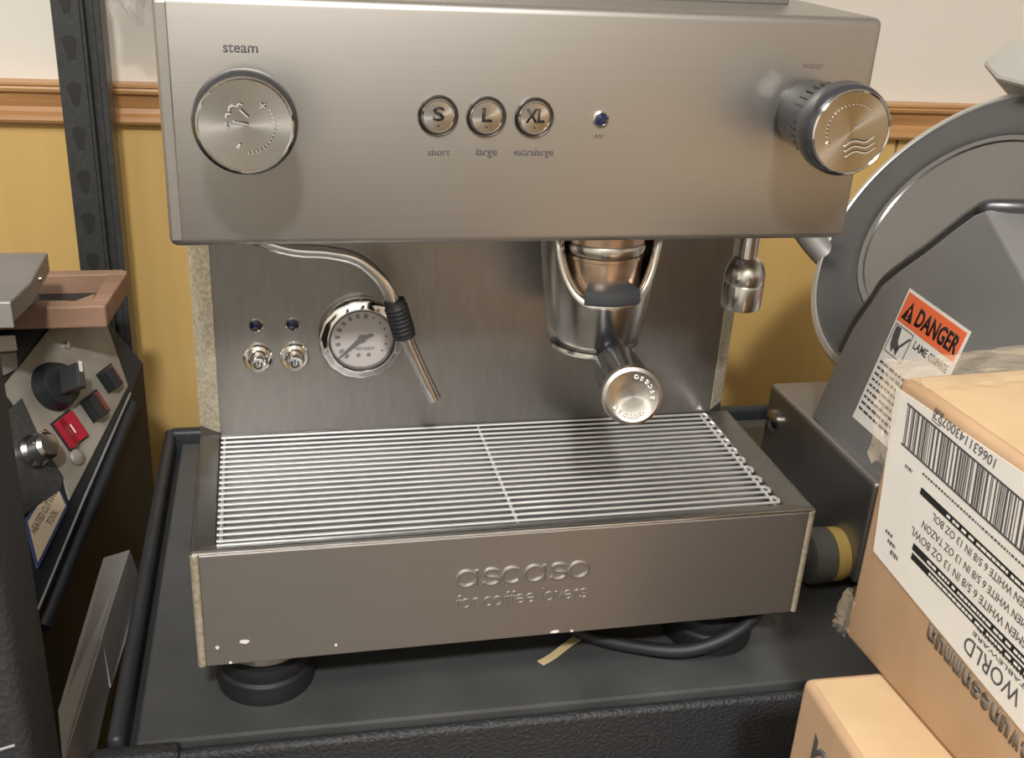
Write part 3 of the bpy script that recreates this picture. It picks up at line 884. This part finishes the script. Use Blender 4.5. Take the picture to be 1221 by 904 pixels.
# ------------------------------------------------------------------ cartons on the right
KB = 0.9773 * 0.80
CAMP = Vector((0.0441, -0.5291, 1.2411))
BB = CAMP + (Vector((0.4123, -0.0013, 0.8)) - CAMP) * KB
BB.z = 0.8964
ya = math.radians(3)
bs = Vector((math.sin(ya), -math.cos(ya), 0))       # along the printed side towards the aisle
bw = Vector((math.cos(ya), math.sin(ya), 0))        # away from the espresso machine
BH, BLn, BWd = 0.1855 * 0.80, 0.26, 0.22
ub = thing('carton', 'cardboard carton with large white barcode label and torn clear wrap on top', 'box', BB, 0)


def carton(parent, org, s, w, ln, wd, h, m_side, m_top, bev):
    t = bmesh.new()
    g = {}
    for i, a in enumerate((0, ln)):
        for j, b in enumerate((0, wd)):
            for kz, c in enumerate((0, h)):
                g[i, j, kz] = t.verts.new(org + s * a + w * b + Vector((0, 0, c)))
    for q in (((0, 0, 0), (1, 0, 0), (1, 0, 1), (0, 0, 1)), ((0, 1, 0), (0, 1, 1), (1, 1, 1), (1, 1, 0)), ((0, 0, 0), (0, 0, 1), (0, 1, 1), (0, 1, 0)),
              ((1, 0, 0), (1, 1, 0), (1, 1, 1), (1, 0, 1)), ((0, 0, 0), (0, 1, 0), (1, 1, 0), (1, 0, 0))):
        t.faces.new([g[x] for x in q])
    f = t.faces.new([g[x] for x in ((0, 0, 1), (1, 0, 1), (1, 1, 1), (0, 1, 1))])
    f.material_index = 1
    bmesh.ops.recalc_face_normals(t, faces=t.faces)
    bmesh.ops.bevel(t, geom=t.edges[:], offset=bev, segments=3, profile=0.5, affect='EDGES')
    return finish('carton_body', t, [m_side, m_top], parent, True)


carton(ub, BB, bs, bw, BLn, BWd, BH, 'card', 'card_top', 0.004)
# top flaps with a seam
for (a0, a1) in ((0.010, 0.1290), (0.1310, BLn - 0.010)):
    t = bmesh.new()
    v = []
    for a, b in ((a0, .004), (a1, .004), (a1, BWd - .004), (a0, BWd - .004)):
        v.append(BB + bs * a + bw * b + Vector((0, 0, BH)))
    B_prism([(0, 0), (a1 - a0, 0), (a1 - a0, BWd - .008), (0, BWd - .008)], frame(v[0], bs, bw, Vector((0, 0, 1))), -0.0005, 0.0012, 0.0005, t)
    finish('top_flap', t, 'card_top', ub)

# printed label, upside down as the box lies
LO = BB + (bs * -0.0038 + Vector((0, 0, 0.1845))) * KB - bw * 0.0002
ra = math.radians(-3.5)
lx = bs * math.cos(ra) + Vector((0, 0, 1)) * math.sin(ra)
ly = -bs * math.sin(ra) + Vector((0, 0, 1)) * math.cos(ra)
ln_ = lx.cross(ly).normalized()
if ln_.dot(bw) > 0:
    ln_ = -ln_
LM = frame(LO, lx * KB, ly * KB, ln_)
lab = finish('shipping_label', B_prism([(.004, -.002), (.060, .0030), (.176, .0128), (.180, -.1185), (.0706, -.1122), (.0226, -.1093)], LM, 0, 0.0004), 'paper', ub)
LT = LM @ Matrix.Translation((0, 0, 0.0004))
R180 = Matrix.Rotation(PI, 4, 'Z')
ik = bmesh.new()
bar = lambda x0, x1, y0, y1: B_prism([(x0, y0), (x1, y0), (x1, y1), (x0, y1)], LT, 0, .00015, bm=ik)
bar(.0176, .172, -.0062, -.0050)
bar(.0215, .172, -.0312, -.0300)
x = .0185
rb = random.Random(3)
while x < .170:
    wd = rb.choice((.0006, .0006, .0011, .0016))
    sh_ = .004 * 1
    B_prism([(x, -.0055), (x + wd, -.0055), (x + wd + .0045, -.0305), (x + .0045, -.0305)], LT, 0, .00015, bm=ik)
    x += wd + rb.choice((.0007, .0008, .0014, .0022))
finish('barcode', ik, 'ink_grey', lab)
ik = bmesh.new()
tx = lambda s, xl, xr, yc, h, bold=0.0: finish('label_line', B_text(s, LT @ Matrix.Translation(((xl + xr) / 2, yc, 0)) @ R180, width=xr - xl, height=h, depth=.00015, bold=bold), 'ink_grey', lab)
tx('10663114300722', .0418, .0960, .0010, .0058)
for (xl, xr) in ((.0413, .0418), (.0484, .0489)):
    bar(xl, xr, -.0030, .0050)
bar(.0413, .0489, .0046, .0050)
bar(.0413, .0489, -.0034, -.0030)
tx('SMEN WHITE 6 5/8 IN 13 OZ BOL', .0633, .1500, -.0545, .0048)
tx('SMEN WHITE 6 5/8 IN 13 OZ TAZON', .0575, .1520, -.0642, .0048)
tx('SMEN WHITE 6 5/8 IN 13 OZ BOWL', .0500, .1530, -.0735, .0052)
tx('WORLD', .1147, .1610, -.1040, .0105)
tx('TABLEWARE', .1180, .1620, -.0945, .0026)
for (xa, xb, yc, hh) in ((.030, .037, -.041, .0020), (.046, .165, -.0365, .0013), (.029, .036, -.0890, .0020), (.033, .041, -.0935, .0024), (.038, .046, -.0985, .0030), (.120, .170, -.0905, .0008)):
    x = xa
    while x < xb:
        wl = random.uniform(.0008, .0022)
        bar(x, min(xb, x + wl), yc - hh / 2, yc + hh / 2)
        x += wl + .0009
finish('label_small_print', ik, 'ink_grey', lab)['kind'] = 'stuff'
ik = bmesh.new()
bar(.0483, .176, -.0490, -.0446)
bar(.0551, .176, -.0842, -.0796)
bar(.0562, .176, -.0900, -.0858)
finish('label_stripe', ik, 'ink', lab)
ik = bmesh.new()
LT2 = LM @ Matrix.Translation((0, 0, 0.0006))
for yc, xa in ((-.0468, .074), (-.0819, .070), (-.0879, .074)):
    x = xa
    while x < .165:
        wl = random.uniform(.0015, .0045)
        B_prism([(x, yc - .0008), (x + wl, yc - .0008), (x + wl, yc + .0008), (x, yc + .0008)], LT2, 0, .0001, bm=ik)
        x += wl + random.choice((.0007, .0007, .0025))
finish('stripe_lettering', ik, 'paper', lab)
# black print running under the label edge
ik = bmesh.new()
BM_ = frame(BB - bw * 0.0001, bs * KB, Vector((0, 0, 1)) * KB, -bw)
for i, gl in enumerate('nummnsenuwa'):
    s0 = .078 + i * .0085
    zc = .0590 - i * .0012
    B_text(gl, BM_ @ Matrix.Translation((s0, zc, 0)) @ R180, width=.0075, height=.0105, depth=.0002, bold=.05, bm=ik)
finish('box_print', ik, 'ink_faded', ub)

# crumpled clear wrap over the rear edge and corner
def film(name, parent, rows, m, amp, sub=4):
    t = bmesh.new()
    nr, nc = len(rows), len(rows[0])
    R = []
    for i in range((nr - 1) * sub + 1):
        fi = i / sub
        i0 = min(int(fi), nr - 2)
        a = fi - i0
        row = []
        for j in range((nc - 1) * sub + 1):
            fj = j / sub
            j0 = min(int(fj), nc - 2)
            b = fj - j0
            p = (Vector(rows[i0][j0]) * (1 - a) * (1 - b) + Vector(rows[i0 + 1][j0]) * a * (1 - b) + Vector(rows[i0][j0 + 1]) * (1 - a) * b + Vector(rows[i0 + 1][j0 + 1]) * a * b)
            p += Vector((random.uniform(-1, 1), random.uniform(-1, 1), random.uniform(-.6, 1))) * amp
            row.append(t.verts.new(p))
        R.append(row)
    for i in range(len(R) - 1):
        for j in range(len(R[0]) - 1):
            q = (R[i][j], R[i][j + 1], R[i + 1][j + 1], R[i + 1][j])
            t.faces.new((q[0], q[1], q[2])); t.faces.new((q[0], q[2], q[3]))
    o = finish(name, t, m, parent, False)
    return o


bp = lambda a, b, c: BB + bs * a * .8 + bw * b * (.8 if b < .2 else 1) + Vector((0, 0, BH + (c - BH) * .8 if c > .08 else c * .8))
film('clear_wrap', ub, [[bp(-.006, -.006, BH - .030), bp(-.008, .06, BH - .030), bp(-.008, .14, BH - .03), bp(-.008, BWd, BH - .03)],
                        [bp(-.008, -.006, BH + .004), bp(-.009, .06, BH + .009), bp(-.009, .14, BH + .010), bp(-.009, BWd, BH + .010)],
                        [bp(.008, -.004, BH + .004), bp(.006, .06, BH + .011), bp(.008, .14, BH + .012), bp(.008, BWd, BH + .010)],
                        [bp(.030, .004, BH + .003), bp(.026, .06, BH + .004), bp(.034, .14, BH + .005), bp(.034, BWd, BH + .004)]], 'film', 0.0023, 6)
film('clear_wrap', ub, [[bp(-.008, .03, BH), bp(-.007, .03, BH - .03), bp(-.006, .03, BH - .06)],
                        [bp(-.008, -.006, BH), bp(-.007, -.006, BH - .03), bp(-.005, -.004, BH - .06)],
                        [bp(.010, -.004, BH), bp(.009, -.004, BH - .03), bp(.008, -.003, BH - .055)]], 'film', 0.0016, 4)
film('clear_wrap', ub, [[bp(-.006, .012, .002), bp(-.006, .012, .015), bp(-.003, .010, .034)],
                        [bp(-.007, -.004, .002), bp(-.006, -.005, .014), bp(-.002, -.003, .036)],
                        [bp(.008, -.003, .002), bp(.008, -.0035, .014), bp(.008, -.002, .030)]], 'film', 0.0010, 5)

lb = thing('carton', 'plain brown cardboard carton underneath the barcode labelled carton', 'box', (0.297, -0.145, 0.45))
LBo = Vector((0.2956, -0.1443, 0.45))
l1 = Vector((-0.030, -1, 0)).normalized()
l2 = Vector((1, -0.030, 0)).normalized()
carton(lb, LBo, l1, l2, 0.30, 0.30, 0.4462, 'card', 'card_top', 0.004)
ik = bmesh.new()
LB_ = frame(LBo + Vector((0, 0, 0.4462)) - l2 * 0.0001, l1, Vector((0, 0, 1)), -l2)
for s0 in (.021, .052, .083):
    B_prism([(s0, -.017), (s0 + .0036, -.019), (s0 + .0036, -.060), (s0, -.060)], LB_, 0, .0002, bm=ik)
    B_tube([LB_ @ Vector((s0 + q[0], q[1], 0)) for q in ((.003, -.027), (.009, -.021), (.015, -.025), (.016, -.060))], .0014, 6, ik, k=3)
finish('box_print', ik, 'ink_grey', lb)
l0 = thing('carton', 'brown cardboard carton at the bottom of the stack standing on the floor', 'box', (0.297, -0.145, 0.0))
carton(l0, Vector((0.294, -0.142, 0.0)), l1, l2, 0.30, 0.30, 0.4498, 'card', 'card_top', 0.005)

# ------------------------------------------------------------------ film wrapping machine on the left
WQ = Vector((-0.115, 0.3147, 0.8406))
WN = Vector((0.7517, -0.4510, 0.4811)).normalized()
WE1 = Vector((0, 0, 1)).cross(WN).normalized()
WE2 = WN.cross(WE1)
WM = frame(WQ, WE1, WE2, WN)
wr = thing('wrapping_machine', 'black tabletop film wrapping machine with grey switch panel and reddish frame', 'wrapping machine', (-0.20, 0.32, 0.0))
t = B_box(-0.50, -0.02, 0.12, 0.405, 0.0, 0.905)
for pco, pno in ((WQ - WN * 0.0022, WN), (Vector((-0.0725, 0.377, 0.8)), Vector((0.96, -0.279, 0)).normalized())):
    r = bmesh.ops.bisect_plane(t, geom=t.verts[:] + t.edges[:] + t.faces[:], plane_co=pco, plane_no=pno, clear_outer=True)
    bmesh.ops.holes_fill(t, edges=[e for e in t.edges if e.is_boundary], sides=0)
finish('housing', t, 'black_body', wr)
hexa = [(.0304, .0660), (.0860, .0470), (.0726, -.0081), (-.0425, -.0610), (-.0371, -.0433), (-.0377, -.0052), (-.0440, .0397)]
pn = finish('switch_panel', B_prism(hexa, WM, -0.0020, 0.0, 0.0006), 'panel_grey', wr)
kb = WM @ Matrix.Translation((-.0010, .0220, 0))
ks = finish('selector_knob', B_lathe([(.0200, -.0002), (.0200, .004), (.0185, .006), (.0170, .0120), (.0150, .0130)], kb, 36), 'black_body', wr, True)
pa = math.radians(62)
kp = kb @ Matrix.Rotation(pa, 4, 'Z')
finish('pointer_grip', B_prism([(-.010, -.0042), (.011, -.0036), (.011, .0036), (-.010, .0042)], kp, .0125, .0340, .0015), 'tab', ks)
finish('pointer_mark', B_prism([(.003, -.0016), (.0115, -.0016), (.0115, .0016), (.003, .0016)], kp, .0338, .0344), 'paper', ks)
for (cx, cy, m_, wd, hh) in ((-.0085, -.0140, 'red', .0105, .0120), (.0275, -.0080, 'red_dull', .0100, .0090), (.0570, .0055, 'red_dull', .0090, .0082)):
    rm = WM @ Matrix.Translation((cx, cy, 0)) @ Matrix.Rotation(math.radians(6), 4, 'Z')
    rk = finish('rocker_switch', B_prism([(-wd - .0015, -hh - .0015), (wd + .0015, -hh - .0015), (wd + .0015, hh + .0015), (-wd - .0015, hh + .0015)], rm, -.0002, .0015, .0004), 'black_body', wr)
    t = bmesh.new()
    pr_ = [(-wd, -.0), (-wd, .0085), (.0, .0030), (wd, .0050), (wd, 0)] if m_ == 'red' else [(-wd, 0), (-wd, .0095), (-.001, .0080), (wd, .0030), (wd, 0)]
    B_prism(pr_, rm @ frame((0, hh, 0), (1, 0, 0), (0, 0, 1), (0, -1, 0)), 0, 2 * hh, .0004, t)
    finish('rocker', t, m_, rk)
    if m_ != 'red':
        finish('rocker_end', B_prism([(-wd - .0004, -hh - .0003), (-wd + .0095, -hh - .0003), (-wd + .0095, hh + .0003), (-wd - .0004, hh + .0003)], rm, .0012, .0102, .0004), 'black_body', rk)
    else:
        finish('rocker_mark', B_tube([rm @ Vector((.001, -.004, .0040)), rm @ Vector((.001, .004, .0040))], .0006, 6, k=1), 'paper', rk)
finish('indicator_lens', B_lathe([(.0065, -.0002), (.0068, .0015), (.0052, .0030), (.0001, .0036)], WM @ Matrix.Translation((-.0150, -.0355, 0)), 24), 'panel_grey', wr, True)
finish('panel_screw', B_lathe([(.0032, -.0002), (.0032, .0018), (.0001, .0026)], WM @ Matrix.Translation((.0334, .0462, 0)), 16), 'chrome_soft', wr, True)
bpnl = finish('socket_plate', B_prism([(-.0535, .0220), (-.0334, .0262), (-.0375, -.0052), (-.0371, -.0433), (-.0460, -.0500), (-.1050, -.0500), (-.1000, .0120)], WM, -0.0018, 0.0012, 0.0005), 'post', wr)
pl = finish('chrome_plug', B_lathe([(.0125, 0), (.0130, .006), (.0105, .009), (.0105, .020), (.0080, .0225), (.0001, .0230)], WM @ Matrix.Translation((-.0520, -.0125, .001)), 32), 'chrome_soft', wr, True)
finish('plug_latch', B_tube([WM @ Vector((-.060, -.006, .016)), WM @ Vector((-.046, -.003, .018)), WM @ Vector((-.042, -.010, .012))], .0022, 8), 'chrome', pl, True)
lbp = [(-.0440, -.0375), (-.0470, -.0640), (-.0985, -.0890), (-.0870, -.0540)]
tgp = finish('label_border', B_prism(lbp, WM, -0.002, 0.0004), 'tag_blue', wr)
tg = finish('name_tag', B_prism([(-.0462, -.0400), (-.0488, -.0622), (-.0960, -.0850), (-.0858, -.0560)], WM, 0.0004, 0.0009), 'tag_cream', tgp)
td_ = math.radians(24)
ik = bmesh.new()
B_text('HEATED CUTTING', WM @ Matrix.Translation((-.0690, -.0560, .0009)) @ Matrix.Rotation(td_, 4, 'Z'), width=.0400, height=.0056, depth=.0002, bold=.01, bm=ik)
B_text('TOOL', WM @ Matrix.Translation((-.0655, -.0635, .0009)) @ Matrix.Rotation(td_, 4, 'Z'), width=.0130, height=.0056, depth=.0002, bold=.01, bm=ik)
finish('tag_lettering', ik, 'ink_faded', tg)
finish('edge_trim', B_tube([WM @ Vector((.0715, -.0145, -.001)), WM @ Vector((-.0275, -.0660, -.001)), WM @ Vector((-.1160, -.1145, -.001))], .0011, 8, k=1), 'grey_sheet', wr, True)
finish('guard_strip', B_tube([WM @ Vector((.0715, -.0240, -.006)), WM @ Vector((-.0275, -.0800, -.006)), WM @ Vector((-.1160, -.1290, -.006))], .0060, 12, k=1), 'black_body', wr, True)
# reddish rectangular pad frame on top
FX0, FX1, FY0, FY1, FZ0, FZ1 = -0.42, -0.0765, 0.320, 0.4090, 0.9095, 0.9280
FX2 = -0.0690
fr = finish('pad_frame', B_prism([(FX0, FY0), (FX1 - .002, FY0), (FX1 - .0005, FY0 + .014), (FX0, FY0 + .014)], Matrix.Identity(4), FZ0, FZ1, 0.0015), 'wood_frame', wr)
finish('frame_bar', B_prism([(FX0, FY1 - .012), (FX2 - .001, FY1 - .012), (FX2 - .001, FY1 - .004), (FX2 - .005, FY1), (FX0, FY1)], Matrix.Identity(4), FZ0, FZ1, 0.0015), 'wood_frame', fr)
finish('frame_bar', B_prism([(FX1 - .0135, FY0 + .0141), (FX1 - .0005, FY0 + .0141), (FX2 - .001, FY1 - .0121), (FX2 - .016, FY1 - .0121)], Matrix.Identity(4), FZ0, FZ1, 0.0015), 'wood_frame', fr)
finish('frame_bar', B_box(FX0, FX0 + 0.013, FY0 + 0.0141, FY1 - 0.0121, FZ0, FZ1, 0.0015), 'wood_frame', fr)
finish('corner_gusset', B_prism([(FX1 - .013, FY0 + .014), (FX1 - .026, FY0 + .014), (FX1 - .013, FY0 + .030)], Matrix.Identity(4), FZ0 + .002, FZ1 - .0005), 'wood_frame', fr)
finish('frame_pan', B_box(FX0 + 0.013, FX1 - 0.013, FY0 + 0.014, FY1 - 0.012, FZ0 - 0.003, FZ0 + 0.002), 'black_body', wr)
finish('heating_plate', B_box(FX0 + 0.02, -0.112, FY0 + 0.0155, FY0 + 0.0330, FZ0 + 0.002, FZ0 + 0.0120, 0.001), 'grey_sheet', wr)
finish('rounded_stop', B_lathe([(.0090, 0), (.0090, .006), (.0070, .0100), (.0001, .0110)], Matrix.Translation((-0.1010, 0.3430, FZ0 + .002)), 24), 'grey_sheet', wr, True)
# steel bar on top of the frame
sb = finish('seal_bar', B_prism([(-0.36, 0.2310), (-0.1265, 0.2300), (-0.1200, 0.2700), (-0.1195, 0.3400), (-0.36, 0.3450)], Matrix.Identity(4), 0.9500, 0.9660, 0.0012), 'grey_sheet', wr)
finish('bar_lip', B_box(-0.36, -0.1265, 0.2285, 0.2300, 0.9470, 0.9655, 0.0004), 'alu_light', sb)
finish('bar_stand', B_box(-0.34, -0.1300, 0.3250, 0.3420, FZ1 - .001, 0.9505, 0.001), 'grey_sheet', sb)
finish('bar_screw', B_lathe([(.0022, 0), (.0020, .0014), (.0001, .0018)], axis_frame((-0.1200, 0.300, 0.958), (1, 0, 0)), 14), 'chrome_soft', sb, True)
finish('white_tag', B_prism([(-.0300, .0778), (-.0103, .0712), (-.0156, .0600), (-.0370, .0668)], WM, -0.002, 0.003, 0.0004), 'paper', wr)
finish('grey_block', B_prism([(-.0370, .0655), (-.0160, .0590), (-.0228, .0475), (-.0493, .0476)], WM, -0.002, 0.0015, 0.0004), 'grey_sheet', wr)

# black upright cabinet in the left foreground
cs_ = thing('equipment_cabinet', 'tall black leather-textured equipment cabinet beside the cart corner', 'cabinet', (-0.20, -0.12, 0.0))
finish('cabinet_body', B_box(-0.36, -0.0580, -0.1480, -0.098, 0.0, 1.13, 0.006, 3), 'black_case', cs_, True)
finish('seam_strip', B_tube([(-0.34, -0.1482, 0.9055), (-0.10, -0.1482, 0.9060), (-0.0640, -0.1482, 0.9085)], 0.0007, 6, k=2), 'grey_sheet', cs_, True)

# folded grey metal panel leaning between cabinet and cart
t = bmesh.new()
LF = [(-0.0731, 0.1567, 0.800), (-0.0549, 0.1453, 0.812), (-0.0631, 0.0294, 0.812), (-0.066, -0.010, 0.812), (-0.0689, -0.0582, 0.812), (-0.0712, -0.0452, 0.800), (-0.0803, 0.0006, 0.800)]
RF = [(-0.0549, 0.1453, 0.812), (-0.0495, 0.1413, 0.790), (-0.0485, 0.1173, 0.790), (-0.0569, 0.0285, 0.790), (-0.0577, 0.0136, 0.790), (-0.0592, -0.0366, 0.790), (-0.0689, -0.0582, 0.812), (-0.066, -0.010, 0.812), (-0.0631, 0.0294, 0.812)]
RF2 = [(-0.0545, 0.1453, 0.8127), (-0.0490, 0.1413, 0.7907), (-0.0480, 0.1173, 0.7907), (-0.0564, 0.0285, 0.7907), (-0.0618, 0.0494, 0.8127)]
for poly in (LF, RF, RF2):
    vv = [Vector(q) for q in poly]
    nn = (vv[1] - vv[0]).cross(vv[2] - vv[0]).normalized() * 0.0006
    a = [t.verts.new(q + nn) for q in vv]
    b = [t.verts.new(q - nn) for q in vv]
    t.faces.new(a); t.faces.new(b[::-1])
    for i in range(len(vv)):
        t.faces.new((a[i], a[(i + 1) % len(vv)], b[(i + 1) % len(vv)], b[i]))
tag(finish('metal_panel', t, 'grey_sheet', None, False, origin=(-0.07, 0.05, 0.0)), 'folded grey sheet metal panel wedged between black cabinet and cart rim', 'metal panel')

# ------------------------------------------------------------------ shelving upright and bag
sv = thing('shelving_unit', 'dark grey slotted steel shelving upright with keyhole holes against the wall', 'shelving', (-0.11, 0.53, 0.0))
PX0, PX1, PY = -0.1265, -0.1030, 0.520
t = bmesh.new()
for q in ((PX0, PX1, PY, PY + .003), (PX1, PX1 + .0030, PY, PY + .010), (PX1 + .0030, PX1 + .0105, PY + .0070, PY + .0100), (PX1 + .0105, PX1 + .0165, PY + .003, PY + .045)):
    B_box(q[0], q[1], q[2], q[3], 0.0, 2.2, 0.0008, 1, bm=t)
finish('upright', t, 'post', sv)
z = 0.3825
while z < 1.30:
    pol = [(-.0062 * math.cos(a), .0062 * math.sin(a) + .003) for a in [math.radians(-35 + d * 25) for d in range(0, 11)]]
    pol += [(.0032, -.0115), (-.0020, -.0130)]
    finish('keyhole', B_prism(pol, FRONT((PX0 + PX1) / 2 + .0005, PY, z), -0.001, 0.0003), 'post_dark', sv)
    z += 0.0397
finish('shelf_board', B_box(-0.90, -0.02, 0.44, 0.60, 1.32, 1.345, .001), 'post', sv)

bagrows = []
for i in range(6):
    zz = 1.30 - i * 0.0362
    bagrows.append([(-0.0820 + 0.0135 * j, 0.535 - 0.035 * math.sin(PI * j / 5.0) * (0.4 + .12 * i if i < 5 else .3), zz + (.006 * math.sin(j * 2.1) if i == 5 else 0)) for j in range(6)])
bg = film('plastic_bag', None, bagrows, 'bag', 0.0030, 3)
tag(bg, 'crumpled clear plastic bag hanging beside the shelving upright', 'bag')
